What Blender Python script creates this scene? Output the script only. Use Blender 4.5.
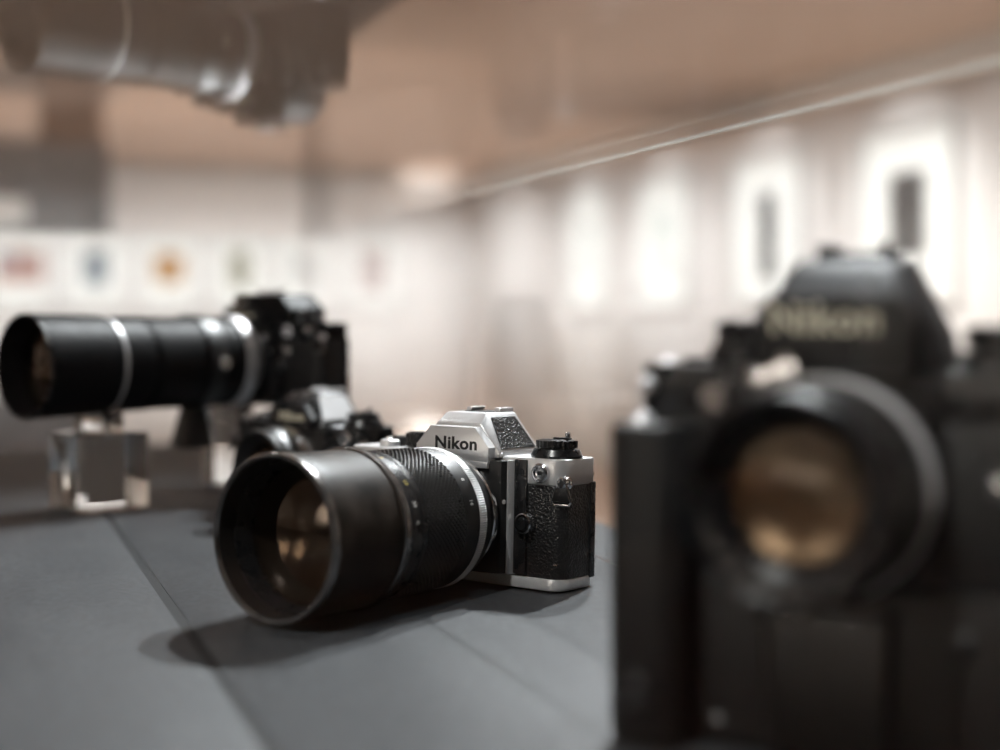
import bpy, bmesh, math, random
from mathutils import Vector, Matrix

for o in list(bpy.data.objects):
    bpy.data.objects.remove(o)
SC = bpy.context.scene
COL = SC.collection
PI = math.pi
rad = math.radians

# ------------------------------------------------------------------ camera
TABLE = 0.74            # height of the display table
EYE = TABLE + 0.136     # height of the lens
F_PX = 1389.0           # 50 mm on a 36 mm wide sensor
HORIZON = 318.0
cam_d = bpy.data.cameras.new('camera')
cam_d.sensor_width = 36.0
cam_d.lens = 36.0 * F_PX / 1000.0
cam_d.shift_y = (HORIZON - 375.0) / 1000.0
cam_d.clip_start = 0.01
cam_d.clip_end = 100
cam_d.dof.use_dof = True
cam_d.dof.focus_distance = 0.695
cam_d.dof.aperture_fstop = 3.0
cam = bpy.data.objects.new('camera', cam_d)
COL.objects.link(cam)
cam.location = (0, 0, EYE)
cam.rotation_euler = (PI / 2, 0, 0)
SC.camera = cam

# ------------------------------------------------------------------ view / world
vs = SC.view_settings
vs.view_transform = 'Standard'
vs.look = 'None'
vs.gamma = 1.0
vs.use_curve_mapping = False
vs.exposure = 0.0
try:
    SC.cycles.transparent_max_bounces = 32
    SC.cycles.max_bounces = 12
    SC.cycles.caustics_reflective = False
    SC.cycles.blur_glossy = 0.5
    SC.cycles.sample_clamp_indirect = 6.0
except Exception:
    pass
world = bpy.data.worlds.new('world')
SC.world = world
world.use_nodes = True
world.node_tree.nodes['Background'].inputs[0].default_value = (0.02, 0.02, 0.02, 1)

# room frame: u runs along the right wall and the side of the case, v across
ANG = rad(20.9)
U = Vector((-math.sin(ANG), math.cos(ANG), 0))
V = Vector((math.cos(ANG), math.sin(ANG), 0))
def room(v, u, z=0.0):
    return V * v + U * u + Vector((0, 0, z))

WALL_V, FAR_U, LEFT_V, BACK_U, CEIL = 3.475, 9.675, -5.0, -4.5, 3.3

# ------------------------------------------------------------------ lamps of the room and added fill spots
def spot(name, pos, target, watts, cone, blend=0.6, radius=0.03, col=(1, 0.93, 0.85)):
    d = bpy.data.lights.new(name, 'SPOT')
    d.energy = watts
    d.spot_size = rad(cone)
    d.spot_blend = blend
    d.shadow_soft_size = radius
    d.color = col
    o = bpy.data.objects.new(name, d)
    COL.objects.link(o)
    o.location = pos
    dirv = Vector(target) - Vector(pos)
    o.rotation_euler = dirv.to_track_quat('-Z', 'Y').to_euler()
    return o

WARM = (1.0, 0.90, 0.80)
COOL = (0.93, 0.96, 1.0)
# spots over the display case, on the ceiling tracks beside and beyond it
NEUTRAL = (1.0, 0.985, 0.97)
spot('track_spot', room(1.65, 1.95, 3.05), room(0.18, 0.70, TABLE), 640, 20, 1.0, 0.018, COOL)
spot('track_spot', room(1.25, 2.25, 3.05), room(0.16, 0.72, TABLE), 380, 20, 1.0, 0.04, COOL)
spot('track_spot', room(-1.25, -0.55, 3.05), room(0.28, 0.60, TABLE), 190, 24, 1.0, 0.03, NEUTRAL)
spot('track_spot', room(0.85, 0.25, 3.05), room(0.27, 0.37, TABLE + 0.1), 150, 15, 1.0, 0.035, COOL)
spot('track_spot', room(-0.7, 2.6, 3.05), room(0.2, 1.1, TABLE), 18, 22, 0.9, 0.03, COOL)
spot('track_spot', room(0.9, 3.9, 3.1), room(0.1, 6.0, 0.45), 420, 26, 1.0, 0.04, COOL)  # unseen spot added to lighten the cabinet across the room
# picture spots: right wall, one on each picture and weaker unseen ones added to fill the gaps
PICLIGHT = (0.98, 0.985, 1.0)
for k in range(14):
    u = 2.504 + 0.513 * k
    spot('wall_spot', room(WALL_V - 2.1, u, 3.0), room(WALL_V, u, 1.13), (610 if k % 2 == 0 else 230) * (0.6 if k > 10 or k < 3 else 0.92), 26, 1.0, 0.04, PICLIGHT)
# picture spots: far wall, and added unseen ones lighting the bare stretches
FAR_SPOT_V = [-4.49, -4.01, -3.53, -3.05, -2.57, -2.09, -1.61, -1.13, -0.65, -0.17, 0.31, 0.79, 1.27, 1.75, 2.23, 2.71, 3.15]
for v in FAR_SPOT_V:
    spot('wall_spot', room(v, FAR_U - 2.1, 3.0), room(v, FAR_U, EYE + 0.08), 300, 28, 1.0, 0.04, PICLIGHT)
# unseen spots added on the left wall, a bright surface for lens reflections
for u in (0.5, 2.5, 4.5):
    spot('wall_spot', room(LEFT_V + 2.1, u, 3.0), room(LEFT_V, u, EYE + 0.20), 170, 44, 1.0, 0.04, WARM)
for u in (-0.8, -2.2, -3.6):
    spot('wall_spot', room(LEFT_V + 2.1, u, 3.0), room(LEFT_V, u, EYE + 0.85), 2800, 32, 1.0, 0.04, WARM)
# one spot turned down into the corner of the room
spot('corner_spot', room(2.4, 7.6, 3.1), room(3.1, 9.42, 0.0), 9000, 10, 1.0, 0.04, NEUTRAL)
# unseen fill spots added over the open floor
for v, u in ((0.3, 6.0), (2.2, 4.2), (-2.5, 4.0), (-2.0, 7.6), (-3.8, 7.0), (1.8, 7.8), (-2.0, -2.4)):
    spot('fill_spot', room(v, u, 3.2), room(v, u, 0), 480 if u > 0 else 8, 80, 0.8, 0.08, WARM)

# ------------------------------------------------------------------ materials
MATS = {}
def nodes_of(name):
    m = bpy.data.materials.new(name)
    m.use_nodes = True
    nt = m.node_tree
    return m, nt, nt.nodes['Principled BSDF'], nt.nodes['Material Output']

def mat(name, col, rough=0.5, metal=0.0, var=0.06, vscale=40.0, bump=0.0, bscale=200.0,
        kind='noise', rvar=0.08, coat=0.0, spec=0.5, bdist=0.0004):
    m, nt, b, out = nodes_of(name)
    L = nt.links
    tc = nt.nodes.new('ShaderNodeTexCoord')
    n = nt.nodes.new('ShaderNodeTexNoise')
    n.inputs['Scale'].default_value = vscale
    n.inputs['Detail'].default_value = 5
    L.new(tc.outputs['Object'], n.inputs['Vector'])
    r = nt.nodes.new('ShaderNodeValToRGB')
    c = Vector(col)
    a, d = c * (1 - var), c * (1 + var)
    r.color_ramp.elements[0].color = (*a, 1)
    r.color_ramp.elements[1].color = (*d, 1)
    r.color_ramp.elements[0].position = 0.3
    r.color_ramp.elements[1].position = 0.7
    L.new(n.outputs['Fac'], r.inputs['Fac'])
    L.new(r.outputs['Color'], b.inputs['Base Color'])
    mr = nt.nodes.new('ShaderNodeMapRange')
    mr.inputs['To Min'].default_value = max(0.02, rough - rvar)
    mr.inputs['To Max'].default_value = min(1.0, rough + rvar)
    L.new(n.outputs['Fac'], mr.inputs['Value'])
    L.new(mr.outputs['Result'], b.inputs['Roughness'])
    b.inputs['Metallic'].default_value = metal
    b.inputs['Specular IOR Level'].default_value = spec
    if coat:
        b.inputs['Coat Weight'].default_value = coat
        b.inputs['Coat Roughness'].default_value = 0.15
    if bump:
        if kind == 'voronoi':
            t = nt.nodes.new('ShaderNodeTexVoronoi')
            t.feature = 'SMOOTH_F1'
            src = t.outputs['Distance']
        else:
            t = nt.nodes.new('ShaderNodeTexNoise')
            t.inputs['Detail'].default_value = 6
            src = t.outputs['Fac']
        t.inputs['Scale'].default_value = bscale
        L.new(tc.outputs['Object'], t.inputs['Vector'])
        bp = nt.nodes.new('ShaderNodeBump')
        bp.inputs['Strength'].default_value = bump
        bp.invert = (kind == 'voronoi')
        bp.inputs['Distance'].default_value = bdist
        L.new(src, bp.inputs['Height'])
        L.new(bp.outputs['Normal'], b.inputs['Normal'])
    MATS[name] = m
    return m

def glass_mat(name, f0, tint=(1, 1, 1), gl=(1, 1, 1), rough=0.0, trans=1.0):
    """clear pane: Schlick mix of a transparent and a glossy layer, the same from both sides"""
    m, nt, b, out = nodes_of(name)
    nt.nodes.remove(b)
    L = nt.links
    geo = nt.nodes.new('ShaderNodeNewGeometry')
    dot = nt.nodes.new('ShaderNodeVectorMath'); dot.operation = 'DOT_PRODUCT'
    L.new(geo.outputs['Incoming'], dot.inputs[0]); L.new(geo.outputs['Normal'], dot.inputs[1])
    ab = nt.nodes.new('ShaderNodeMath'); ab.operation = 'ABSOLUTE'
    L.new(dot.outputs['Value'], ab.inputs[0])
    om = nt.nodes.new('ShaderNodeMath'); om.operation = 'SUBTRACT'; om.inputs[0].default_value = 1.0
    L.new(ab.outputs[0], om.inputs[1])
    pw = nt.nodes.new('ShaderNodeMath'); pw.operation = 'POWER'; pw.inputs[1].default_value = 5.0
    L.new(om.outputs[0], pw.inputs[0])
    ma = nt.nodes.new('ShaderNodeMath'); ma.operation = 'MULTIPLY_ADD'
    ma.inputs[1].default_value = 1 - f0; ma.inputs[2].default_value = f0
    L.new(pw.outputs[0], ma.inputs[0])
    tr = nt.nodes.new('ShaderNodeBsdfTransparent'); tr.inputs[0].default_value = (*[c * trans for c in tint], 1)
    g = nt.nodes.new('ShaderNodeBsdfGlossy'); g.inputs['Color'].default_value = (*gl, 1)
    g.inputs['Roughness'].default_value = rough
    mx = nt.nodes.new('ShaderNodeMixShader')
    L.new(ma.outputs[0], mx.inputs[0]); L.new(tr.outputs[0], mx.inputs[1]); L.new(g.outputs[0], mx.inputs[2])
    L.new(mx.outputs[0], out.inputs['Surface'])
    MATS[name] = m
    return m

mat('plaster', (0.68, 0.665, 0.655), 0.85, var=0.015, vscale=3, bump=0.1, bscale=60)
mat('taupe_paint', (0.05, 0.046, 0.044), 0.85, var=0.03, vscale=3)
mat('ceiling_paint', (0.55, 0.52, 0.50), 0.9, var=0.02, vscale=3)
mat('frame_paint', (0.52, 0.51, 0.50), 0.4, var=0.02)
mat('mat_board', (0.92, 0.92, 0.915), 0.8, var=0.01)
mat('satin_chrome', (0.80, 0.80, 0.81), 0.34, 0.6, var=0.03, vscale=300, bump=0.05, bscale=4000, bdist=0.00005)
mat('pale_chrome', (0.86, 0.85, 0.86), 0.42, 0.55, var=0.02)
mat('bright_chrome', (0.80, 0.80, 0.82), 0.12, 1.0, var=0.02)
mat('black_enamel', (0.012, 0.012, 0.013), 0.28, 0.0, var=0.2, vscale=150)
mat('black_satin', (0.009, 0.0085, 0.0085), 0.42, 0.0, var=0.25, vscale=120)
mat('black_plastic', (0.008, 0.0075, 0.0075), 0.5, 0.0, var=0.2, vscale=120, spec=0.4)
mat('black_rubber', (0.020, 0.019, 0.019), 0.30, 0.0, var=0.15, vscale=200, spec=0.8)
mat('worn_hood', (0.024, 0.018, 0.014), 0.48, 0.0, var=0.6, vscale=60, rvar=0.12, spec=0.13)
mat('prism_black', (0.016, 0.017, 0.019), 0.5, 0.0, var=0.2, vscale=100, spec=0.6)
mat('rim_metal', (0.26, 0.25, 0.245), 0.2, 0.9, var=0.3, vscale=200)
mat('barrel_black', (0.008, 0.008, 0.0085), 0.48, 0.0, var=0.2, vscale=120, spec=0.12)
mat('baffle_black', (0.008, 0.006, 0.005), 0.6, 0.0, var=0.2)
mat('leatherette', (0.012, 0.012, 0.0125), 0.32, 0.0, var=0.25, vscale=600, bump=1.0, bscale=950, kind='voronoi', bdist=0.0006, spec=0.5)
mat('paint_black', (0.010, 0.010, 0.011), 0.4, var=0.1)
mat('paint_cream', (0.82, 0.76, 0.60), 0.5, var=0.05)
mat('paint_white', (0.75, 0.75, 0.72), 0.5, var=0.05)
mat('paint_red', (0.5, 0.04, 0.03), 0.5, var=0.05)
mat('paint_yellow', (0.6, 0.45, 0.08), 0.5, var=0.05)
mat('dark_cabinet', (0.12, 0.122, 0.126), 0.5, var=0.1, vscale=8)
mat('leg_wood', (0.34, 0.25, 0.20), 0.5, var=0.2, vscale=8)
mat('strip_shade', (0.016, 0.017, 0.018), 0.6, var=0.2, vscale=300, spec=0.2)  # near-black tone of the painted-in shadow strips
mat('joint', (0.015, 0.015, 0.016), 0.8, var=0.1)

glass_mat('case_glass', 0.04, tint=(0.985, 0.99, 0.985))
def edge_glass():
    """ground glass edge: scatters the light that reaches it from either side"""
    m, nt, b, out = nodes_of('glass_edge')
    nt.nodes.remove(b)
    d = nt.nodes.new('ShaderNodeBsdfDiffuse'); d.inputs[0].default_value = (0.88, 0.92, 0.91, 1)
    t = nt.nodes.new('ShaderNodeBsdfTranslucent'); t.inputs[0].default_value = (0.90, 0.94, 0.93, 1)
    mx = nt.nodes.new('ShaderNodeMixShader'); mx.inputs[0].default_value = 0.6
    nt.links.new(d.outputs[0], mx.inputs[1]); nt.links.new(t.outputs[0], mx.inputs[2])
    nt.links.new(mx.outputs[0], out.inputs['Surface'])
    MATS['glass_edge'] = m
edge_glass()
glass_mat('coated_glass', 0.03, tint=(0.92, 0.85, 0.76), gl=(1.0, 0.80, 0.67))
glass_mat('rear_glass', 0.4, tint=(0.5, 0.4, 0.3), gl=(1.0, 0.87, 0.74), rough=0.03)
glass_mat('lens_glass', 0.05, tint=(0.85, 0.76, 0.66), gl=(1.0, 0.80, 0.67))
glass_mat('inner_glass', 0.045, tint=(0.55, 0.45, 0.36), gl=(1.0, 0.86, 0.73), rough=0.03)

def acrylic():
    m, nt, b, out = nodes_of('acrylic')
    b.inputs['Base Color'].default_value = (0.97, 0.98, 0.98, 1)
    b.inputs['Roughness'].default_value = 0.02
    b.inputs['Transmission Weight'].default_value = 1.0
    b.inputs['IOR'].default_value = 1.49
    MATS['acrylic'] = m
acrylic()

def table_board():
    """charcoal laminate with faint cloudy streaks and fine grain"""
    m, nt, b, out = nodes_of('table_board')
    L = nt.links
    tc = nt.nodes.new('ShaderNodeTexCoord')
    mp = nt.nodes.new('ShaderNodeMapping'); mp.inputs['Scale'].default_value = (14, 3.5, 4)
    L.new(tc.outputs['Object'], mp.inputs['Vector'])
    n1 = nt.nodes.new('ShaderNodeTexNoise'); n1.inputs['Scale'].default_value = 1.6; n1.inputs['Detail'].default_value = 6
    L.new(mp.outputs[0], n1.inputs['Vector'])
    n2 = nt.nodes.new('ShaderNodeTexNoise'); n2.inputs['Scale'].default_value = 320; n2.inputs['Detail'].default_value = 9; n2.inputs['Roughness'].default_value = 0.75
    L.new(tc.outputs['Object'], n2.inputs['Vector'])
    r = nt.nodes.new('ShaderNodeValToRGB')
    r.color_ramp.elements[0].position = 0.3; r.color_ramp.elements[0].color = (0.030, 0.032, 0.035, 1)
    r.color_ramp.elements[1].position = 0.72; r.color_ramp.elements[1].color = (0.050, 0.0525, 0.056, 1)
    L.new(n1.outputs['Fac'], r.inputs['Fac'])
    mx = nt.nodes.new('ShaderNodeMix'); mx.data_type = 'RGBA'; mx.blend_type = 'MULTIPLY'
    mx.inputs[0].default_value = 0.9
    r2 = nt.nodes.new('ShaderNodeValToRGB')
    r2.color_ramp.elements[0].position = 0.35; r2.color_ramp.elements[0].color = (0.35, 0.35, 0.35, 1)
    r2.color_ramp.elements[1].position = 0.65; r2.color_ramp.elements[1].color = (1.6, 1.6, 1.6, 1)
    L.new(n2.outputs['Fac'], r2.inputs['Fac'])
    L.new(r.outputs[0], mx.inputs[6]); L.new(r2.outputs[0], mx.inputs[7])
    L.new(mx.outputs[2], b.inputs['Base Color'])
    b.inputs['Roughness'].default_value = 0.50
    b.inputs['Specular IOR Level'].default_value = 0.22
    bp = nt.nodes.new('ShaderNodeBump'); bp.inputs['Strength'].default_value = 0.5; bp.inputs['Distance'].default_value = 0.0002
    L.new(n2.outputs['Fac'], bp.inputs['Height']); L.new(bp.outputs[0], b.inputs['Normal'])
    MATS['table_board'] = m
table_board()

def oak_floor():
    m, nt, b, out = nodes_of('oak_floor')
    L = nt.links
    tc = nt.nodes.new('ShaderNodeTexCoord')
    br = nt.nodes.new('ShaderNodeTexBrick')
    br.inputs['Scale'].default_value = 1.0
    br.inputs['Brick Width'].default_value = 1.4
    br.inputs['Row Height'].default_value = 0.14
    br.inputs['Mortar Size'].default_value = 0.003
    br.inputs['Color1'].default_value = (0.36, 0.24, 0.18, 1)
    br.inputs['Color2'].default_value = (0.40, 0.275, 0.21, 1)
    br.inputs['Mortar'].default_value = (0.20, 0.12, 0.08, 1)
    L.new(tc.outputs['Object'], br.inputs['Vector'])
    L.new(br.outputs['Color'], b.inputs['Base Color'])
    b.inputs['Roughness'].default_value = 0.45
    MATS['oak_floor'] = m
oak_floor()

def print_mat(name, a, b_, c, scale):
    """a small colour photograph: soft patches of three tones"""
    m, nt, b, out = nodes_of(name)
    L = nt.links
    tc = nt.nodes.new('ShaderNodeTexCoord')
    n = nt.nodes.new('ShaderNodeTexNoise'); n.inputs['Scale'].default_value = scale
    L.new(tc.outputs['Object'], n.inputs['Vector'])
    r = nt.nodes.new('ShaderNodeValToRGB')
    r.color_ramp.elements[0].position = 0.35; r.color_ramp.elements[0].color = (*a, 1)
    r.color_ramp.elements[1].position = 0.65; r.color_ramp.elements[1].color = (*c, 1)
    e = r.color_ramp.elements.new(0.5); e.color = (*b_, 1)
    L.new(n.outputs['Fac'], r.inputs['Fac']); L.new(r.outputs[0], b.inputs['Base Color'])
    b.inputs['Roughness'].default_value = 0.5
    MATS[name] = m
print_mat('print_dark', (0.03, 0.03, 0.035), (0.06, 0.06, 0.065), (0.10, 0.10, 0.10), 9)
print_mat('print_pink', (0.30, 0.33, 0.42), (0.45, 0.28, 0.25), (0.62, 0.42, 0.38), 7)
print_mat('print_blue', (0.10, 0.13, 0.17), (0.18, 0.22, 0.27), (0.30, 0.34, 0.38), 7)
print_mat('print_orange', (0.42, 0.18, 0.05), (0.50, 0.26, 0.10), (0.50, 0.36, 0.22), 7)
print_mat('print_olive', (0.22, 0.20, 0.13), (0.30, 0.29, 0.22), (0.42, 0.40, 0.34), 7)
print_mat('print_grey', (0.35, 0.35, 0.36), (0.46, 0.46, 0.47), (0.58, 0.58, 0.58), 7)
print_mat('print_rose', (0.20, 0.12, 0.12), (0.32, 0.20, 0.20), (0.48, 0.36, 0.36), 7)
print_mat('print_pale', (0.52, 0.56, 0.56), (0.66, 0.68, 0.68), (0.76, 0.77, 0.76), 7)
print_mat('print_green', (0.40, 0.50, 0.47), (0.60, 0.65, 0.64), (0.74, 0.76, 0.75), 7)

# ------------------------------------------------------------------ mesh helpers (millimetres unless k=1)
class B:
    def __init__(self, k=0.001):
        self.bm = bmesh.new(); self.k = k
    def _bevel(self, verts, w, seg=2, ang=25):
        if w <= 0: return
        vs_ = set(verts)
        es = [e for e in self.bm.edges if e.verts[0] in vs_ and e.verts[1] in vs_ and len(e.link_faces) == 2
              and e.calc_face_angle(0) > rad(ang)]
        if es:
            bmesh.ops.bevel(self.bm, geom=es, offset=w, segments=seg, affect='EDGES', profile=0.5, clamp_overlap=True)
    def hull(self, pts, bev=0.0, seg=2):
        vs_ = [self.bm.verts.new(p) for p in pts]
        g = bmesh.ops.convex_hull(self.bm, input=vs_)
        bmesh.ops.delete(self.bm, geom=list({x for x in g['geom_interior'] + g['geom_unused'] if isinstance(x, bmesh.types.BMVert)}), context='VERTS')
        vv = [v for v in vs_ if v.is_valid]
        fs = list({f for v in vv for f in v.link_faces})
        bmesh.ops.recalc_face_normals(self.bm, faces=fs)
        es = list({e for f in fs for e in f.edges})
        bmesh.ops.dissolve_limit(self.bm, angle_limit=rad(1), verts=vv, edges=es)
        vv = [v for v in vv if v.is_valid]
        self._bevel(vv, bev, seg)
        return self
    def box(self, x0, x1, y0, y1, z0, z1, bev=0.0, seg=2):
        return self.hull([(x, y, z) for x in (x0, x1) for y in (y0, y1) for z in (z0, z1)], bev, seg)
    def ext(self, outline, z0, z1, bev=0.0, axis='z', seg=2):
        """extrude a closed outline along z (outline xy) or along y (outline xz)"""
        n = len(outline)
        if axis == 'z':
            P = lambda p, t: (p[0], p[1], t)
        elif axis == 'y':
            P = lambda p, t: (p[0], t, p[1])
        else:
            P = lambda p, t: (t, p[0], p[1])
        a = [self.bm.verts.new(P(p, z0)) for p in outline]
        b = [self.bm.verts.new(P(p, z1)) for p in outline]
        fs = [self.bm.faces.new((a[i], a[(i + 1) % n], b[(i + 1) % n], b[i])) for i in range(n)]
        fs.append(self.bm.faces.new(list(reversed(a)))); fs.append(self.bm.faces.new(b))
        bmesh.ops.recalc_face_normals(self.bm, faces=fs)
        if bev > 0:
            es = [e for f in fs[-2:] for e in f.edges]
            bmesh.ops.bevel(self.bm, geom=es, offset=bev, segments=seg, affect='EDGES', profile=0.5, clamp_overlap=True)
        return self
    def lathe(self, prof, c=(0, 0, 0), axis='y', n=64, mod=None):
        """prof: (distance, radius). axis 'y' runs towards -y (forwards), 'z' up, 'x' to +x. closed ring if it returns to its start"""
        rings = []
        cx, cy, cz = c
        def P(d, r, t):
            if axis == 'y': return (cx + r * math.cos(t), cy - d, cz + r * math.sin(t))
            if axis == 'z': return (cx + r * math.cos(t), cy + r * math.sin(t), cz + d)
            return (cx + d, cy + r * math.cos(t), cz + r * math.sin(t))
        closed = prof[0] == prof[-1]
        pr = prof[:-1] if closed else prof
        for i, (d, r) in enumerate(pr):
            if r < 1e-6:
                rings.append([self.bm.verts.new(P(d, 0, 0))])
            else:
                rings.append([self.bm.verts.new(P(d, mod(i, j, r) if mod else r, 2 * PI * j / n)) for j in range(n)])
        m = len(rings)
        fs = []
        for i in range(m if closed else m - 1):
            A, C = rings[i], rings[(i + 1) % m]
            for j in range(n):
                k = (j + 1) % n
                if len(A) == 1 and len(C) == 1: continue
                if len(A) == 1: fs.append(self.bm.faces.new((A[0], C[k], C[j])))
                elif len(C) == 1: fs.append(self.bm.faces.new((A[j], A[k], C[0])))
                else: fs.append(self.bm.faces.new((A[j], A[k], C[k], C[j])))
        bmesh.ops.recalc_face_normals(self.bm, faces=fs)
        return self
    def tube(self, pts, r, closed=False, n=10):
        P = [Vector(p) for p in pts]; m = len(P)
        rings = []
        for i in range(m):
            a = P[(i - 1) % m] if (closed or i > 0) else P[i]
            b = P[(i + 1) % m] if (closed or i < m - 1) else P[i]
            t = (b - a).normalized()
            up = Vector((0.3, 1, 0.2)) if abs(t.y) < 0.9 else Vector((1, 0, 0.1))
            s = t.cross(up).normalized(); w = t.cross(s)
            rings.append([self.bm.verts.new(P[i] + (s * math.cos(2 * PI * j / n) + w * math.sin(2 * PI * j / n)) * r) for j in range(n)])
        for i in range(m if closed else m - 1):
            A, C = rings[i], rings[(i + 1) % m]
            for j in range(n):
                self.bm.faces.new((A[j], A[(j + 1) % n], C[(j + 1) % n], C[j]))
        if not closed:
            self.bm.faces.new(rings[0]); self.bm.faces.new(list(reversed(rings[-1])))
        return self
    def build(self, name, material, parent=None, sharp=32, rot=None, loc=None):
        bm = self.bm
        bmesh.ops.recalc_face_normals(bm, faces=bm.faces[:])
        for f in bm.faces: f.smooth = True
        for e in bm.edges:
            e.smooth = len(e.link_faces) == 2 and e.calc_face_angle(0) < rad(sharp)
        M = Matrix.Scale(self.k, 4)
        bmesh.ops.transform(bm, matrix=M, verts=bm.verts[:])
        me = bpy.data.meshes.new(name); bm.to_mesh(me); bm.free()
        me.materials.append(MATS[material])
        o = bpy.data.objects.new(name, me); COL.objects.link(o)
        if parent: o.parent = parent
        if loc is not None: o.location = loc
        if rot is not None: o.rotation_euler = rot
        return o

def thing(name, label, cat, loc=(0, 0, 0), rotz=0.0, group=None):
    o = bpy.data.objects.new(name, None); COL.objects.link(o)
    o.empty_display_size = 0.05
    o.location = loc; o.rotation_euler = (0, 0, rotz)
    return tag(o, label, cat, group)
def tag(o, label, cat, group=None):
    o['label'] = label; o['category'] = cat
    if group: o['group'] = group
    return o
def structure(o, label=None, cat=None):
    o['kind'] = 'structure'
    if label: o['label'] = label
    if cat: o['category'] = cat
    return o

def lettering(name, text, size, material, parent, loc, rot=(PI / 2, 0, 0), bold=0.012, ext=0.15, sx=1.0, shear=0.0):
    """flat raised letters, centred on loc (mm)"""
    cu = bpy.data.curves.new(name, 'FONT')
    cu.body = text; cu.size = size; cu.align_x = 'CENTER'; cu.align_y = 'CENTER'
    cu.offset = bold * size; cu.extrude = ext; cu.space_character = 1.06; cu.shear = shear
    cu.resolution_u = 4
    tmp = bpy.data.objects.new('tmp', cu); COL.objects.link(tmp)
    dg = bpy.context.evaluated_depsgraph_get(); dg.update()
    me = bpy.data.meshes.new_from_object(tmp.evaluated_get(dg))
    bpy.data.objects.remove(tmp)
    me.transform(Matrix.Diagonal((0.001 * sx, 0.001, 0.001, 1)))
    me.name = name
    me.materials.clear(); me.materials.append(MATS[material])
    o = bpy.data.objects.new(name, me); COL.objects.link(o)
    o.parent = parent; o.location = [c * 0.001 for c in loc]; o.rotation_euler = rot
    return o

def rounded(x0, x1, y0, y1, rf, rb, n=5):
    """plan outline; rf radius of the two front (low y) corners, rb of the back ones"""
    out = []
    for cx, cy, r, a0 in ((x1 - rf, y0 + rf, rf, -PI / 2), (x1 - rb, y1 - rb, rb, 0), (x0 + rb, y1 - rb, rb, PI / 2), (x0 + rf, y0 + rf, rf, PI)):
        for i in range(n + 1):
            t = a0 + (PI / 2) * i / n
            out.append((cx + r * math.cos(t), cy + r * math.sin(t)))
    return out

# ------------------------------------------------------------------ the room
def slab(name, v0, v1, u0, u1, z0, z1, material):
    c = room((v0 + v1) / 2, (u0 + u1) / 2, z0)
    b = B(1); b.box(-(v1 - v0) / 2, (v1 - v0) / 2, -(u1 - u0) / 2, (u1 - u0) / 2, 0, z1 - z0)
    o = b.build(name, material); o.location = c; o.rotation_euler = (0, 0, ANG)
    return o
structure(slab('floor', LEFT_V - .1, WALL_V + .1, BACK_U - .1, FAR_U + .1, -0.1, 0, 'oak_floor'))
structure(slab('ceiling', LEFT_V - .1, WALL_V + .1, BACK_U - .1, FAR_U + .1, CEIL, CEIL + .1, 'ceiling_paint'))
structure(slab('wall_right', WALL_V, WALL_V + .1, BACK_U - .1, FAR_U + .1, 0, CEIL, 'plaster'))
structure(slab('wall_far', LEFT_V, WALL_V, FAR_U, FAR_U + .1, 0, CEIL, 'plaster'))
structure(slab('wall_left', LEFT_V - .1, LEFT_V, BACK_U - .1, FAR_U + .1, 0, CEIL, 'plaster'))
structure(slab('wall_back', LEFT_V, WALL_V, BACK_U - .1, BACK_U, 0, CEIL, 'taupe_paint'))
structure(slab('baseboard_right', WALL_V - .015, WALL_V, BACK_U, FAR_U - .015, 0, 0.09, 'frame_paint'))
structure(slab('baseboard_far', LEFT_V, WALL_V, FAR_U - .015, FAR_U, 0, 0.09, 'frame_paint'))

# ------------------------------------------------------------------ framed pictures
def picture(pos, rz, w, h, pw, ph, pm, label, group, dz=0.0):
    t = thing('framed_picture', label, 'picture', pos, rz, group)
    b = B(1); fw = 0.018
    # frame: four mitred bars, 30 mm deep, wall at y=0, front at -y
    o_ = [(-w/2, -h/2), (w/2, -h/2), (w/2, h/2), (-w/2, h/2)]
    i_ = [(-w/2+fw, -h/2+fw), (w/2-fw, -h/2+fw), (w/2-fw, h/2-fw), (-w/2+fw, h/2-fw)]
    for k in range(4):
        k2 = (k + 1) % 4
        b.hull([(p[0], y, p[1]) for p in (o_[k], o_[k2], i_[k2], i_[k]) for y in (-0.03, -0.001)])
    b.build('frame', 'frame_paint', t)
    b = B(1); b.box(-w/2+fw, w/2-fw, -0.012, -0.002, -h/2+fw, h/2-fw); b.build('mat_board', 'mat_board', t)
    b = B(1); b.box(-pw/2, pw/2, -0.0135, -0.012, -ph/2+dz, ph/2+dz); b.build('print', pm, t)
    b = B(1); b.box(-w/2+fw, w/2-fw, -0.020, -0.018, -h/2+fw, h/2-fw); b.build('glazing', 'case_glass', t)
    return t
RW = 'framed pictures on the right wall'; FW = 'framed pictures on the far wall'
rows = [(4.556, 0.24, 0.34, 'print_dark', 'framed picture with a dark blocky print, the largest print of the long wall', 0.0),
        (5.588, 0.15, 0.40, 'print_dark', 'framed picture with one narrow dark upright print on white mat', -0.03),
        (6.625, 0.18, 0.34, 'print_green', 'framed picture with a pale greenish print beside the narrow dark one', 0.0),
        (7.587, 0.18, 0.34, 'print_pale', 'framed picture with very pale grey print, next to the room corner', 0.0)]
for u, pw, ph, pm, lab, dz in rows:
    p = picture(room(WALL_V, u, EYE + 0.41), ANG - PI / 2, 0.60, 0.72, pw, ph, pm, lab, RW, dz)
rows = [(0.31, 0.30, 0.22, 'print_pink', 'small framed picture with a wide pink and blue print above the long lens'),
        (0.79, 0.15, 0.24, 'print_blue', 'small framed picture with a dark slate blue upright print'),
        (1.27, 0.20, 0.20, 'print_orange', 'small framed picture with a warm orange print'),
        (1.75, 0.14, 0.26, 'print_olive', 'small framed picture with an olive grey upright print'),
        (2.23, 0.18, 0.26, 'print_grey', 'small framed picture with a pale grey print above the black camera body'),
        (2.71, 0.17, 0.30, 'print_rose', 'small framed picture with dark rose upright print nearest the room corner')]
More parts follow.
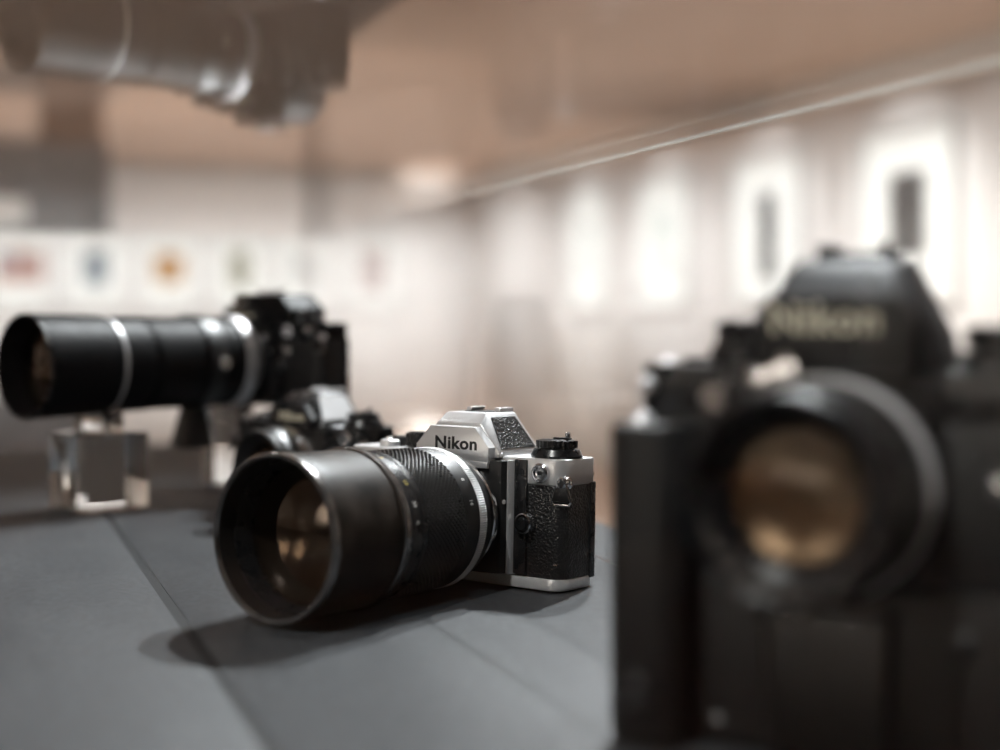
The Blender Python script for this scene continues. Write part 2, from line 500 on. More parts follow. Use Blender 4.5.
for v, pw, ph, pm, lab in rows:
    picture(room(v, FAR_U, EYE + 0.335), ANG, 0.42, 0.56, pw, ph, pm, lab, FW)

# ------------------------------------------------------------------ second display table across the room
t2 = thing('display_cabinet', 'low dark grey display cabinet on brown legs standing across the room', 'cabinet', room(0.0, 6.35, 0), ANG)
b = B(1); b.box(-0.85, 0.55, -0.35, 0.35, 0.32, 0.68, 0.006); b.build('cabinet_body', 'dark_cabinet', t2)
b = B(1); b.box(-0.87, 0.57, -0.37, 0.37, 0.68, 0.70, 0.004); b.build('top', 'dark_cabinet', t2)
for x in (-0.72, 0.41):
    b = B(1); b.box(x - 0.12, x + 0.12, -0.22, 0.22, 0.0, 0.32, 0.004); b.build('leg', 'leg_wood', t2)
b = B(1); b.box(-0.25, 0.22, -0.356, -0.35, 0.56, 0.66, 0.001); b.build('caption_card', 'paint_white', t2)

# ------------------------------------------------------------------ the display table and the glass case
CASE_V0, CASE_V1, CASE_U0, CASE_U1 = -0.62, 0.33, 0.20, 1.466
TB_V0, TB_V1, TB_U0, TB_U1 = -0.69, 0.394, 0.135, 1.53
tb = thing('display_table', 'long charcoal grey display table with a board top and dark shadow strips', 'table', room(0, 0, 0), ANG)
def tbx(name, v0, v1, u0, u1, z0, z1, m, bev=0.0, lab=None):
    b = B(1); b.box(v0, v1, u0, u1, z0, z1, bev); o = b.build(name, m, tb)
    return o
STRIP_V = TB_V1 - 0.305
cuts = [TB_V1, STRIP_V, STRIP_V - 0.305, STRIP_V - 0.61, TB_V0]
for i in range(4):
    b = B(1); b.box(cuts[i + 1] + 0.0024, cuts[i] - 0.0024, TB_U0, TB_U1, TABLE - 0.025, TABLE, 0.0004)
    b.build('board', 'table_board', tb)
for v in cuts[1:-1]:      # dark strip between the boards, painting in the glass joint's soft shadow
    tbx('shadow_strip', v - 0.0024, v + 0.0024, TB_U0 + 0.001, TB_U1 - 0.001, TABLE - 0.025, TABLE - 0.0003, 'strip_shade')
tbx('under_board', TB_V0 + .002, TB_V1 - .002, TB_U0 + .002, TB_U1 - .002, TABLE - 0.05, TABLE - 0.025, 'joint')
tbx('plinth', TB_V0 + .06, TB_V1 - .06, TB_U0 + .06, TB_U1 - .06, 0.0, TABLE - 0.05, 'dark_cabinet', 0.004)

TOPZ = EYE + 0.0857      # underside of the glass top
G = 0.004
gc = thing('glass_case', 'clear glass display case over the cameras on the grey table', 'display case', room(0, 0, TABLE), ANG)
gz = TOPZ - TABLE
def pane(name, v0, v1, u0, u1, z0, z1, m='case_glass', bev=0.0):
    b = B(1); b.box(v0, v1, u0, u1, z0, z1, bev); return b.build(name, m, gc)
pane('side_pane', CASE_V1, CASE_V1 + G, CASE_U0, CASE_U1, 0.0006, gz)
pane('side_pane', CASE_V0 - G, CASE_V0, CASE_U0, CASE_U1, 0.0006, gz)
pane('end_pane', CASE_V0, CASE_V1, CASE_U1 - G, CASE_U1, 0.0006, gz)
pane('end_pane', CASE_V0, CASE_V1, CASE_U0, CASE_U0 + G, 0.0006, gz)
pane('top_pane', CASE_V0 - G, CASE_V1 + G, CASE_U0, CASE_U1, gz + 0.0002, gz + G)
# ground edge strip of the top pane
e = 0.0012
pane('edge_strip', CASE_V1 + G, CASE_V1 + G + e, CASE_U0, CASE_U1, gz + G - 0.0011, gz + G, 'glass_edge', 0.0003)

# ------------------------------------------------------------------ lens building
def lens_glass(L, d_front, r, sag, name='front_element', m='lens_glass', n=48, y0=0.0, zc=0.0):
    prof = []
    for i in range(9):
        t = i / 8
        rr = r * (1 - t)
        prof.append((d_front - sag * (rr / r) ** 2, rr))
    b = B(); b.lathe(prof, (0, y0, zc), 'y', n)
    return b.build(name, m, L)

def dome(r):
    return [(0, 0), (0, r * 1.05)] + [(r * math.sin(i * PI / 12), r * math.cos(i * PI / 12)) for i in range(1, 6)] + [(r, 0)]

def knurl(d0, d1, r, nd, na, depth, style):
    """profile + modulation for a knurled ring between d0 and d1"""
    prof = [(d0, r - 1.2)] + [(d0 + (d1 - d0) * i / nd, r) for i in range(nd + 1)] + [(d1, r - 1.2)]
    def mod(i, j, rr):
        if i == 0 or i == nd + 2 or i == 1 or i == nd + 1: return rr if i in (0, nd + 2) else r - depth * 0.7
        k = i - 1
        if style == 'diamond':
            a = (k + j) % 4; c = (k - j) % 4
            return r - depth * (1 if (a < 1 or c < 1) else 0)
        if style == 'ribs':
            return r - depth * (1 if (j % 4) < 2 else 0)
        return r
    return prof, mod

# ------------------------------------------------------------------ the compact reflex body (three of the cameras)
ZS = 65.0 / 62.0
def reflex(name, label, loc, rz, chrome, xl=-80, xr=62, boxy=False):
    t = thing(name, label, 'camera', loc, rz)
    met = 'satin_chrome' if chrome else 'black_enamel'
    zt = 62
    # body core wrapped in leatherette
    B().ext(rounded(xl, xr, -16, 14, 8, 6), 5.6, 49.5, 0.3).build('body', 'leatherette', t)
    B().ext(rounded(xl, xr, -16.6, 15, 8.5, 6), 0, 5.6, 0.8).build('bottom_plate', met, t)
    B().ext(rounded(xl, xr, -16.6, 14.5, 8.5, 3), 49.5, zt, 0.9).build('top_plate', met, t)
    bd = B().ext(rounded(xl + 1, xr + 0.3, 9.5, 16.5, 1.0, 3), 4.2, 50.2, 0.6).build('film_door', 'black_enamel', t)
    # lens mount apron, rounded at its sides; its black paints in the lens shadow
    ap = [(-34, -16), (-30, -22), (-20, -24.5), (20, -24.5), (29, -22), (33, -16)]
    B().ext(ap, 6.2, 60, 0.6).build('mount_apron', 'black_satin', t)
    B().ext([(31.2, -19.9), (31.8, -20.0), (34.2, -16.2), (34.2, -15), (32, -15), (30.6, -19.0)], 6.0, 60.4, 0.4).build('apron_lit_edge', met, t)  # edge kept in plate metal as the apron's lit rim
    B().box(34, 41.5, -17.8, -15, 6.5, 61, 0.6).build('black_slab', 'black_enamel', t)  # narrow black slab beside the apron
    # pentaprism
    b = B()
    lo = [(-26, -20, 61), (26, -20, 61), (26, 15, 61), (-26, 15, 61), (-26, -20, 64), (26, -20, 64), (26, 16, 64), (-26, 16, 64)]
    hi = [(-13, -13, 82), (13, -13, 82), (13.5, 11, 82), (-13.5, 11, 82), (-14, -20, 77), (14, -20, 77), (-24, 14, 66), (24, 14, 66)]
    if boxy:      # tall box-shaped metering finder with a flat top
        lo = [(-15, -20, 61), (54, -20, 61), (54, 16, 61), (-15, 16, 61), (-15, -20, 80), (54, -20, 72), (54, 16, 72), (-15, 16, 80)]
        hi = [(-13, -18, 83), (40, -18, 83), (40, 14, 83), (-13, 14, 83)]
    b.hull(lo + hi, 0.7); pr = b.build('pentaprism', 'barrel_black' if boxy else met, t)
    # name plate in front of the prism
    pl = [(-23, 58.5), (23, 58.5), (23.5, 66), (14.5, 75.5), (-14.5, 75.5), (-23.5, 66)]
    B().ext(pl, -25.5, -19, 0.7, axis='y').build('name_plate', met, t)
    B().box(-23, 23, -26.0, -24, 56.2, 59.2, 0.3).build('plate_lip', met, t)
    lettering('lettering', 'Nikon', 8.7, 'paint_black' if chrome else 'paint_cream', t, (2.6, -25.55, 67.2), bold=0.03, ext=0.12, sx=1.2)
    # leather panels on the prism flanks
    for s in (() if boxy else (1, -1)):
        e1 = Vector((26 - 13, 0, 64 - 82)); nrm = Vector((18, 0, 13)).normalized() * 0.35
        def q(y, f):
            p = Vector((13.2, y, 82)) + e1 * f + nrm
            return p
        pts = [q(-12, .12), q(9, .12), q(13, .93), q(-17, .93)]
        pts2 = [p - nrm * 2 for p in pts]
        B().hull([(s * p.x, p.y, p.z) for p in pts + pts2]).build('leather_panel' if chrome else 'flank_panel', 'leatherette' if chrome else 'satin_chrome', pr)
    # accessory shoe
    zs = 2.0 if boxy else 0.0
    b = B(); b.box(-10, 10, -2, 12.5, 81.6 + zs, 82.4 + zs, 0.2)
    sh = b.build('accessory_shoe', 'black_satin' if chrome else 'satin_chrome', t)
    for s in (1, -1):
        B().hull([(s * x, y, z) for x in (10, 11) for y in (1, 13) for z in (81.6 + zs, 84.2 + zs)] +
                 [(s * 7.2, y, z) for y in (1, 13) for z in (83.4 + zs, 84.2 + zs)], 0.15).build('shoe_rail', 'satin_chrome', sh)
    # rewind side (right): sensitivity ring, knob, crank
    cx, cy = 49, -2
    B().lathe([(0, 0), (0, 13), (1, 13.2), (4.0, 11.6), (4.4, 10.5), (4.4, 0)], (cx, cy, zt), 'z', 64).build('film_speed_ring', 'black_enamel', t)
    pf, md = knurl(4.9, 8.2, 10.6, 3, 96, 0.5, 'ribs')
    kn = B().lathe([(4.4, 8.0)] + pf + [(8.7, 8.5), (8.7, 0)], (cx, cy, zt), 'z', 96,
                   mod=lambda i, j, r: (10.6 - (0.5 if j % 4 < 2 else 0)) if 2 <= i <= 5 else r).build('rewind_knob', 'black_enamel', t)
    B().box(cx - 1.5, cx + 8, cy - 1.6, cy + 1.6, zt + 8.7, zt + 9.7, 0.4).build('rewind_crank', 'black_satin', kn)
    B().lathe([(0, 0), (0, 1.2), (2.3, 1.4), (2.9, 0.8), (2.9, 0)], (cx + 6.5, cy, zt + 9.6), 'z', 20).build('crank_tip', 'bright_chrome', kn)
    # wind side (left): shutter dial, release, lever, counter
    pf, md = knurl(0.8, 7.5, 9.5, 3, 80, 0.45, 'ribs')
    B().lathe([(0, 7)] + pf + [(8.3, 7.5), (8.3, 0)], (-38, -2, zt), 'z', 80,
              mod=lambda i, j, r: (9.5 - (0.45 if j % 4 < 2 else 0)) if 2 <= i <= 5 else r).build('shutter_dial', 'black_enamel', t)
    rb = B().lathe([(0, 0), (0, 5.5), (3, 5.2), (3.4, 4.4), (2.6, 3.6), (2.6, 0)], (-58, -6, zt), 'z', 40).build('release_collar', met, t)
    B().lathe([(2.6, 0), (2.6, 2.6), (4.6, 2.4), (5.0, 1.6), (5.0, 0)], (-58, -6, zt), 'z', 24).build('release_button', 'bright_chrome', rb)
    b = B(); b.lathe([(0, 0), (0, 8), (4.2, 8), (5, 7), (5, 0)], (-58, 6, zt), 'z', 40)
    b.hull([(x, y, z) for x, y in ((-60, -1), (-40, 13), (-38, 15.5), (-62, 14)) for z in (zt + 1.5, zt + 4)], 0.5)
    b.build('wind_lever', 'black_enamel', t)
    # front fittings on the right: flash terminal, lens release, strap lug with ring
    B().lathe([(0, 0), (0, 4.9), (2.4, 4.7), (2.9, 4.0), (2.9, 3.2), (1.6, 2.9), (1.6, 0)], (50, -16.5, 55.3), 'y', 40).build('flash_terminal', 'bright_chrome', t)
    B().lathe([(1.6, 0), (1.6, 1.2), (2.6, 1.0), (2.6, 0)], (50, -16.5, 55.3), 'y', 20).build('terminal_pin', 'black_satin', t)
    lr = B().lathe([(0, 0), (0, 5.0), (3.5, 4.9), (4.2, 4.4), (4.2, 3.6), (3.4, 3.3), (3.4, 0)], (41.5, -17, 31), 'y', 40).build('lens_release_collar', 'bright_chrome', t)
    B().lathe([(3.4, 0), (3.4, 3.2), (5.2, 3.0), (5.2, 0)], (41.5, -17, 31), 'y', 30).build('lens_release_button', 'black_enamel', lr)
    for s, ex in ((1, xr), (-1, xl)):
        x = ex + s * 2.0
        lug = B().lathe([(0, 0), (0, 3.6), (1.6, 3.4), (2.2, 2.6), (4.2, 2.4), (5.0, 2.9), (5.6, 2.2), (5.8, 0)], (x - s * 3.2, -10.6, 51), 'y', 28).build('strap_lug', 'bright_chrome', t)
        y = -15.0
        X = x - s * 3.2
        B().tube([(X - 1.0, y, 51.8), (X + 1.0, y, 51.8), (X + 3.4, y + .3, 48), (X + 5.0, y + .6, 42.2), (X + 4.0, y + .6, 40.8), (X - 4.0, y - .2, 40.8), (X - 5.0, y - .2, 42.2), (X - 3.4, y, 48)], 0.75, True, 8).build('strap_ring', 'bright_chrome', lug)
        B().hull([(X - 3.0, y - 1.1, 48.8), (X + 3.0, y - 1.0, 48.8), (X + 5.2, y - .4, 42.4), (X - 5.2, y - 1.1, 42.4), (X - 1.8, y + 1.4, 48.5), (X + 1.8, y + 1.4, 48.5), (X + 4.2, y + 2.2, 41.6), (X - 4.2, y + 1.4, 41.6)], 0.3).build('ring_guard', 'black_plastic', lug)
    # screws
    for p in ((29.5, -21.5, 63), (-29.5, -21.5, 63)):
        pass
    B().lathe([(0, 0), (0, 1.1), (0.6, 1.0), (0.6, 0)], (27.0, -19, 62.6), 'y', 16).build('screw', 'satin_chrome', t)
    B().lathe([(0, 0), (0, 1.1), (0.5, 1.0), (0.5, 0)], (30.5, -21.0, 40.5), 'y', 16).build('screw', 'satin_chrome', t)
    # back door hinge knob at the right end
    B().lathe([(0, 0), (0, 1.0), (0.5, 0.9), (0.5, 0)], (xr - 1, 13, 54), 'x', 16).build('screw', 'paint_black', t)
    for ch in t.children_recursive:
        if ch.name.startswith('lettering'): ch.location.z *= ZS
        else: ch.data.transform(Matrix.Diagonal((1, 1, ZS, 1)))
    return t

AX = 34.0      # height of the lens axis
# ---- in-focus camera: long fast telephoto with slide-out hood
PHI_M = rad(-36)
midcam = reflex('slr_camera', 'silver and black film camera with a fat black telephoto lens, resting on table', (-0.011, 0.730, TABLE + 0.0007), PHI_M, True)
midcam.rotation_euler = (rad(-1.8), 0, PHI_M)   # the fat lens props the front up a little
midcam.rotation_mode = 'XYZ'
def mount_ring(t, zc):
    B().lathe([(0, 20), (0, 29.5), (2.2, 29.5), (2.8, 28.8), (2.8, 20), (0, 20)], (0, -24.5, zc), 'y', 72).build('mount_ring', 'bright_chrome', t)
mount_ring(midcam, AX)
Y0 = -27.3
C0 = (0, Y0, AX)
lens = B().lathe([(0, 24), (0, 28.2), (5, 28.2), (6.5, 29.5), (9, 33.8), (13.8, 34.6), (13.8, 24), (0, 24)], C0, 'y', 96).build('lens', 'black_satin', midcam)
# knurled silver aperture ring
pf, md = knurl(14.0, 19.2, 35.2, 4, 720, 0.35, 'ribs')
B().lathe([(14.0, 30)] + pf + [(19.2, 30), (14.0, 30)], C0, 'y', 720,
          mod=lambda i, j, r: (35.2 - (0.3 if j % 4 < 2 else 0)) if 2 <= i <= 6 else r).build('aperture_ring', 'pale_chrome', lens)
# scale band with small engraved marks
B().lathe([(19.4, 30), (19.4, 34.9), (29, 34.9), (30, 34.7), (30, 30), (19.4, 30)], C0, 'y', 96).build('scale_band', 'black_satin', lens)
for k, (txt, a) in enumerate((('4', 58), ('8', 38), ('16', 18), ('32', 78))):
    th = rad(a)
    lettering('scale_mark', txt, 3.2, 'paint_white', lens, (34.95 * math.cos(th), Y0 - 24.5, AX + 34.95 * math.sin(th)), rot=(0, PI / 2 - th, 0), ext=0.05, bold=0.005).rotation_euler = (Matrix.Rotation(PI / 2 - th, 3, 'Y')).to_euler()
# rubber focusing grip with diamond knurling
ND, NA = 64, 480
def gmod(i, j, r):
    if i == 0 or i == ND + 2: return r
    k = i - 1
    if k < 1 or k > ND - 1: return 34.6
    a, c = (k + j) % 6, (k - j) % 6
    return 35.5 - (0.85 if (a < 2 or c < 2) else 0.0)
gr = B().lathe([(30.2, 31)] + [(30.2 + 30 * i / ND, 35.5) for i in range(ND + 1)] + [(60.2, 31), (30.2, 31)], C0, 'y', NA, mod=gmod).build('focus_grip', 'black_rubber', lens)
for p in gr.data.polygons: p.use_smooth = False
# distance band
B().lathe([(60.4, 30), (60.4, 35.6), (63, 35.6), (63.3, 35.2), (71, 35.2), (71.4, 35.7), (74, 35.7), (74, 30), (60.4, 30)], C0, 'y', 96).build('distance_band', 'black_enamel', lens)
for txt, a in (('m', 84), ('5', 70), ('7', 55), ('10', 40), ('20', 22), ('ft', 8)):
    th = rad(a)
    o = lettering('distance_mark', txt, 3.0, 'paint_yellow' if txt in ('m', '5', '10') else 'paint_white', lens, (35.25 * math.cos(th), Y0 - 67, AX + 35.25 * math.sin(th)), ext=0.05, bold=0.005)
    o.rotation_euler = Matrix.Rotation(PI / 2 - th, 3, 'Y').to_euler()
# slide-out hood
B().lathe([(74.2, 30), (74.2, 36.2), (76, 36.6), (78.5, 36.6), (79.5, 35.7), (112, 35.7), (112.5, 36.3), (123, 36.3), (124.2, 35.9), (124.4, 35.0),
           (123.6, 34.6), (110, 34.0), (104, 33.6), (88, 33.0), (74.2, 31), (74.2, 30)], C0, 'y', 128).build('hood', 'worn_hood', lens)
B().lathe([(121.5, 36.35), (121.5, 36.6), (124.2, 36.55), (125.1, 35.9), (125.0, 34.6), (123.8, 33.9), (122.6, 34.0), (123.6, 35.2), (121.5, 36.35)], C0, 'y', 128).build('hood_rim', 'rim_metal', lens)
B().lathe([(74.4, 34), (74.4, 36.5), (75.0, 36.8), (78.2, 36.8), (78.8, 36.4), (78.8, 34), (74.4, 34)], C0, 'y', 128).build('hood_collar', 'rim_metal', lens)
# inside
B().lathe([(123.4, 34.5), (123.2, 33.9), (110, 33.4), (104, 33.0), (103, 33.5), (110, 33.9), (123.4, 34.5)], C0, 'y', 128).build('hood_lining', 'baffle_black', lens)
B().lathe([(102, 31.6), (107, 33.2), (112, 33.4), (114.6, 33.5), (115, 32.8), (113.4, 32.3), (107, 31.3), (102, 30.5), (102, 31.6)], C0, 'y', 96).build('retaining_ring', 'black_enamel', lens)
B().lathe([(72, 0), (72, 18), (101, 30.4), (105, 31.2)], C0, 'y', 64).build('baffle', 'baffle_black', lens)
lens_glass(lens, 112.5, 31.2, 7.0, y0=Y0, zc=AX)
lens_glass(lens, 91.0, 25.5, -5.5, name='inner_element', m='inner_glass', y0=Y0, zc=AX)

for ch in lens.children:
    if ch.name.split('.')[0] in ('hood', 'hood_rim', 'hood_collar', 'hood_lining', 'retaining_ring', 'front_element'):
        z0 = AX * 0.001
        ch.data.transform(Matrix.Translation((0, 0, z0)) @ Matrix.Diagonal((1.03, 1, 1.03, 1)) @ Matrix.Translation((0, 0, -z0)))

# ------------------------------------------------------------------ black compact camera behind it
PHI_T = rad(-45)
thirdcam = reflex('slr_camera', 'small black film camera with short lens and silver ring, behind the fat telephoto lens', (-0.122, 0.94, TABLE + 0.0004), PHI_T, False)
mount_ring(thirdcam, AX)
L3 = B().lathe([(0, 20), (0, 27.5), (4, 27.5), (5, 30), (12, 30), (12, 20), (0, 20)], C0, 'y', 72).build('lens', 'black_satin', thirdcam)
B().lathe([(3.0, 26), (3.0, 30.6), (7.6, 30.6), (7.6, 26), (3.0, 26)], C0, 'y', 72).build('aperture_ring', 'bright_chrome', L3)
B().lathe([(12, 25), (12, 30.0), (18, 30.0), (19, 28.6), (23, 28.4), (24, 27.8), (24, 26.5), (22.5, 25.5), (17, 20.5), (12, 20), (12, 25)], C0, 'y', 72).build('focus_barrel', 'black_satin', L3)
B().lathe([(9, 0), (9, 14), (17, 20.8)], C0, 'y', 48).build('baffle', 'baffle_black', L3)
B().lathe(dome(3.2), (-60, -16, 66), 'y', 28).build('glint_dome', 'bright_chrome', thirdcam)  # chrome dome added to catch a bright glint
B().lathe(dome(3.2), (-74, -14, 55), 'y', 28).build('glint_dome', 'bright_chrome', thirdcam)  # second added dome, for the glint at the left end
lens_glass(L3, 20, 20, 3.2, y0=Y0, zc=AX)

# ------------------------------------------------------------------ raised camera with the long telephoto
PHI_L = rad(-41.5)
LZ = 0.0675
leftcam = reflex('slr_camera', 'black film camera with very long telephoto lens, raised on clear acrylic blocks', (-0.188, 1.113, TABLE + LZ), PHI_L, False, xr=83, boxy=True)
B().box(-13, 2, -21.2, -19.5, 72, 81, 0.5).build('meter_window', 'satin_chrome', leftcam)
for px_, pz_ in ((26, 53), (47, 43), (72, 59)):
    B().lathe(dome(3.4), (px_, -16.5 if px_ > 30 else -22, pz_), 'y', 28).build('glint_dome', 'bright_chrome', leftcam)  # chrome domes added for glints on the body front
AL = 35.0
mount_ring(leftcam, AL)
C1 = (0, Y0, AL)
L1 = B().lathe([(0, 22), (0, 28), (6, 28), (8, 31.5), (20, 32), (20, 22), (0, 22)], C1, 'y', 72).build('lens', 'barrel_black', leftcam)
B().lathe([(6.2, 30), (6.2, 35.2), (7, 35.6), (16, 35.6), (16.8, 35.2), (16.8, 30), (6.2, 30)], C1, 'y', 96).build('aperture_ring', 'pale_chrome', L1)
B().lathe([(17, 28), (17, 34.2), (88, 34.2), (90, 34.8), (95, 34.8), (96, 34.2), (98, 34.2), (98, 28), (20, 28)], C1, 'y', 72).build('rear_barrel', 'barrel_black', L1)
B().lathe([(98.2, 28), (98.2, 34.6), (100, 35.0), (122, 35.0), (122, 28), (98.2, 28)], C1, 'y', 72).build('focus_barrel', 'barrel_black', L1)
B().lathe([(121.8, 31), (121.8, 35.0), (122.4, 35.3), (124.2, 35.3), (124.8, 35.0), (124.8, 31), (121.8, 31)], C1, 'y', 72).build('chrome_band', 'satin_chrome', L1)
B().lathe([(125, 28), (125, 35.0), (134, 35.8), (176, 36.6), (180, 37.0), (183, 36.6), (183.4, 35.8), (182, 35.0), (150, 33), (150, 28), (125, 28)], C1, 'y', 96).build('hood', 'barrel_black', L1)
B().lathe([(181.5, 36.9), (183.2, 36.9), (184, 36.2), (183.6, 35.4), (182.2, 35.6), (181.5, 36.9)], C1, 'y', 96).build('hood_rim', 'black_enamel', L1)
B().lathe([(130, 0), (130, 20), (160, 33)], C1, 'y', 48).build('baffle', 'baffle_black', L1)
lens_glass(L1, 172, 32.6, 6, y0=Y0, zc=AL)
lens_glass(L1, 150, 25, -6, name='inner_element', m='inner_glass', y0=Y0, zc=AL)
# tripod collar with foot
b = B(); b.lathe([(36, 33.4), (36, 36), (50, 36), (50, 33.4), (36, 33.4)], C1, 'y', 72)
cl = b.build('tripod_collar', 'black_satin', L1)
b = B(); b.hull([(x, y, z) for x in (-9, 9) for y in (Y0 - 38, Y0 - 48) for z in (-20, 2)] + [(x, y, -30) for x in (-13, 13) for y in (Y0 - 32, Y0 - 56)], 1.0)
b.build('tripod_foot', 'black_satin', cl)
B().lathe([(0, 0), (0, 5), (6, 5), (7, 4), (7, 0)], (34.5, Y0 - 43, AL), 'x', 30).build('collar_knob', 'bright_chrome', cl)

# ---- acrylic blocks
def block(label, loc, rz, w, d, h, cradle):
    t = thing('acrylic_block', label, 'display block', loc, rz)
    B().box(-w/2, w/2, -d/2, d/2, 0, h, 1.0, 3).build('block', 'acrylic', t)
    if cradle:
        pts = []
        n = 12
        out = [(-w * .36, 0), (w * .36, 0), (w * .36, 10.2)]
        r, zc = 36.9, cradle
        for i in range(n + 1):
            x = w * .30 * (1 - 2 * i / n)
            out.append((x, zc - math.sqrt(r * r - x * x)))
        out.append((-w * .36, 10.2))
        B().ext([(x, z + h + 0.05) for x, z in out], -9, 9, 0.4, axis='y').build('cradle', 'acrylic', t)
    return t
n_l = Vector((math.sin(PHI_L), -math.cos(PHI_L), 0))
base_l = Vector((-0.188, 1.113, 0))
pA = base_l + n_l * 0.152
axis_z = LZ * 1000 + AL
block('clear acrylic cube with a curved cradle carrying the front of the long lens', (pA.x, pA.y, TABLE + 0.0003), PHI_L, 50, 50, 54, axis_z - 54 + 0.6)
pB = base_l + Vector((math.cos(PHI_L), math.sin(PHI_L), 0)) * -0.048
block('tall clear acrylic block under the raised black camera body', (pB.x, pB.y, TABLE + 0.0003), PHI_L, 34, 26, LZ * 1000 - 0.6, 0)

# ------------------------------------------------------------------ foreground camera with motor drive
PHI_F = rad(-31)
fc = thing('motor_drive_camera', 'big black film camera with motor drive grip and normal lens, silver ring', 'camera', (0.113, 0.437, TABLE + 0.0004), PHI_F)
# motor drive base and grip
md_ = B().ext(rounded(-70, 61, -17, 13.5, 7, 5), 0, 55, 1.4).build('motor_drive', 'black_plastic', fc)
B().ext(rounded(-24, 16, -23, -10, 3, 1), 3, 47, 1.0).build('battery_cover', 'black_satin', md_)
B().ext(rounded(-73, -47, -35, -8, 9, 3, 7), 0.5, 102, 2.5).build('grip', 'black_plastic', md_)
gb = B().lathe([(0, 0), (0, 4.6)] + [(4.2 * math.sin(i * PI / 12), 4.2 * math.cos(i * PI / 12)) for i in range(1, 6)] + [(4.2, 0)], (-64, -24, 101.8), 'z', 40).build('trigger_button', 'satin_chrome', md_)
B().lathe([(0, 0), (0, 7), (2.2, 6.8), (3.0, 6), (3.0, 0)], (-61, -20, 0), 'y', 30).build('mode_dial', 'black_enamel', md_).location = (0, -0.0145, 0.018)
B().lathe([(0, 0), (0, 4), (1.5, 3.8), (2, 3), (2, 0)], (36, -17, 40), 'y', 30).build('lock_button', 'black_enamel', md_)
for x in (-40, 46):
    B().lathe([(0, 0), (0, 2.0), (0.8, 1.8), (0.8, 0)], (x, -17, 8), 'y', 20).build('screw', 'bright_chrome', md_)
# camera body
B().ext(rounded(-70, 61, -15, 13, 9, 5), 50, 100, 0.6).build('body', 'leatherette', fc)
B().ext(rounded(-70.5, 61.5, -15.8, 13.2, 9, 5), 98, 114, 1.2).build('top_plate', 'black_enamel', fc)
B().ext([(-31, -14), (-29, -20), (-22, -23), (22, -23), (29, -20), (31, -14)], 52, 112, 1.2).build('mount_apron', 'black_enamel', fc)
# chrome shutter release and lever on the left shoulder
B().lathe(dome(3.6), (-62, -9, 112.6), 'z', 32).build('release_button', 'satin_chrome', fc)
B().lathe(dome(3.2), (-66, -15.5, 107), 'y', 32).build('strap_lug', 'satin_chrome', fc)
B().hull([(x, y, z) for x, y in ((-60, 0), (-40, 8), (-38, 13), (-58, 12)) for z in (113.5, 115.8)], 0.6).build('wind_lever', 'black_enamel', fc)
# shutter speed dial
B().lathe([(0, 0), (0, 13), (2, 13.2), (6.0, 12.4), (6.4, 11.2), (6.4, 0)], (-36, -1, 114), 'z', 60).build('dial_base', 'black_enamel', fc)
pf, _ = knurl(6.6, 13.6, 10.6, 3, 90, 0.5, 'ribs')
B().lathe([(6.4, 9)] + pf + [(14.3, 9), (14.3, 0)], (-36, -1, 114), 'z', 96, mod=lambda i, j, r: (10.6 - (0.5 if j % 4 < 2 else 0)) if 2 <= i <= 5 else r).build('shutter_dial', 'black_enamel', fc)
# self timer lever + small window lamp
B().lathe([(0, 0), (0, 5.0), (2, 4.8), (2.6, 4.0), (2.6, 0)], (-42, -15.5, 103), 'y', 36).build('timer_window', 'bright_chrome', fc)
B().lathe([(0, 0), (0, 3.6), (2.4, 3.4), (3.0, 2.4), (3.0, 0)], (46, -15, 80), 'y', 32).build('flash_terminal', 'bright_chrome', fc)
# rewind side
B().lathe([(0, 0), (0, 13.5), (4.5, 13), (5, 12), (5, 9.5), (6, 9.5), (6.2, 11.2), (12, 11.2), (12.8, 10), (12.8, 0)], (44, -1, 114), 'z', 60).build('rewind_knob', 'black_enamel', fc)
B().lathe([(0, 0), (0, 3.2), (2.5, 3.0), (3.2, 2.2), (3.2, 0)], (56, -15.4, 96), 'y', 30).build('strap_lug', 'bright_chrome', fc)
# pentaprism
b = B()
b.hull([(-29, -17, 112), (29, -17, 112), (29, 13, 112), (-29, 13, 112), (-29, -17, 126), (29, -17, 124), (27, 13, 124), (-27, 13, 126),
        (-16, -15, 146), (16, -15, 146), (15, 11, 148), (-15, 11, 148), (-23, -22, 132), (23, -22, 132)], 1.2)
pr = b.build('pentaprism', 'prism_black', fc)
pl = [(-24, 112.5), (24, 112.5), (24, 131), (18.5, 136.5), (-18.5, 136.5), (-24, 131)]
B().ext(pl, -27.5, -17, 0.8, axis='y').build('name_plate', 'black_satin', fc)
B().hull([(-18.5, -27, 136.2), (18.5, -27, 136.2), (-14, -14, 147.2), (14, -14, 147.2), (-18.5, -17, 134), (18.5, -17, 134), (-14, -10, 140), (14, -10, 140)], 0.6).build('prism_slope', 'prism_black', fc)
lettering('lettering', 'Nikon', 12.4, 'paint_cream', fc, (-2.5, -27.55, 128.5), bold=0.018, ext=0.15, sx=1.04)
sh = B().box(-11, 11, -9, 10, 147, 149, 0.3).build('accessory_shoe', 'black_satin', fc)
for s in (1, -1):
    B().hull([(s * x, y, z) for x in (10, 11.2) for y in (-8, 10) for z in (148.5, 152.0)] + [(s * 7, y, z) for y in (-8, 10) for z in (151, 152)], 0.2).build('shoe_rail', 'black_satin', sh)
B().lathe([(0, 0), (0, 9), (7, 9), (8, 8), (8, 0)], (0, 12, 132), 'y', 40).build('eyepiece', 'black_enamel', fc).location = (0, 0.008, 0)
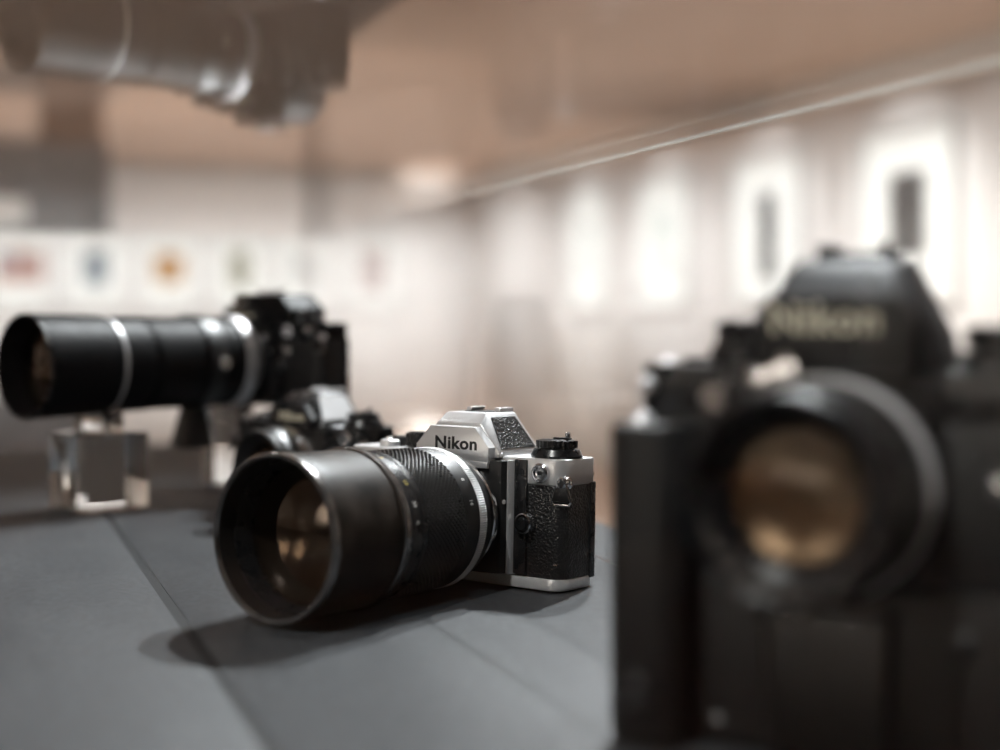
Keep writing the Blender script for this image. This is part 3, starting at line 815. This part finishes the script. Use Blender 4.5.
# lens
ZF = 86.0
CF = (0, -23, ZF)
B().lathe([(0, 22), (0, 31), (2.5, 31), (3, 30.4), (3, 22), (0, 22)], CF, 'y', 72).build('mount_ring', 'bright_chrome', fc)
LF = B().lathe([(3, 24), (3, 29.5), (8, 29.5), (9, 31.5), (9.5, 31.5), (9.5, 24), (3, 24)], CF, 'y', 96).build('lens', 'black_satin', fc)
pf, _ = knurl(9.6, 16.5, 32.6, 3, 200, 0.4, 'ribs')
B().lathe([(9.6, 28)] + pf + [(16.5, 28), (9.6, 28)], CF, 'y', 200, mod=lambda i, j, r: (32.6 - (0.4 if j % 4 < 2 else 0)) if 2 <= i <= 5 else r).build('chrome_grip_ring', 'pale_chrome', LF)
B().lathe([(16.6, 25), (16.6, 31.5), (24, 31.5), (24.4, 31), (24.4, 25), (16.6, 25)], CF, 'y', 96).build('scale_band', 'black_satin', LF)
pf, _ = knurl(24.6, 36, 31.2, 3, 120, 0.8, 'ribs')
B().lathe([(24.6, 25)] + pf + [(36, 25), (24.6, 25)], CF, 'y', 120, mod=lambda i, j, r: (31.2 - (0.9 if j % 6 < 3 else 0)) if 2 <= i <= 5 else r).build('focus_grip', 'black_satin', LF)
B().lathe([(36, 24), (36, 29.4), (40, 29.6), (47, 29.6), (48, 29.0), (48.4, 28.0), (47.6, 27.0), (44, 26.4), (43.6, 24.6), (40, 23.4), (37.5, 20.2), (36, 20), (36, 24)], CF, 'y', 96).build('front_barrel', 'black_enamel', LF)
B().lathe([(22, 0), (22, 14), (37, 20.3)], CF, 'y', 48).build('baffle', 'baffle_black', LF)
lens_glass(LF, 41.0, 20.4, 4.0, m='coated_glass', y0=CF[1], zc=ZF)
lens_glass(LF, 34.5, 18.3, -1.3, name='inner_element', m='rear_glass', y0=CF[1], zc=ZF)
# coupling prong on top of the aperture ring
b = B(); b.ext([(-7, 31), (7, 31), (7.5, 38), (5, 40.5), (2, 38.5), (-2, 38.5), (-5, 40.5), (-7.5, 38)], CF[1] - 15.5, CF[1] - 13.5, 0.4, axis='y')
o = b.build('coupling_prong', 'bright_chrome', LF); pa = rad(-24); o.location = (0, 0, ZF * 0.001); o.rotation_euler = (0, pa, 0)

# the body sits a little higher on its motor drive
for ch in fc.children:
    if ch.name.split('.')[0] not in ('motor_drive', 'lens', 'mount_ring'):
        ch.location.z += 0.0065
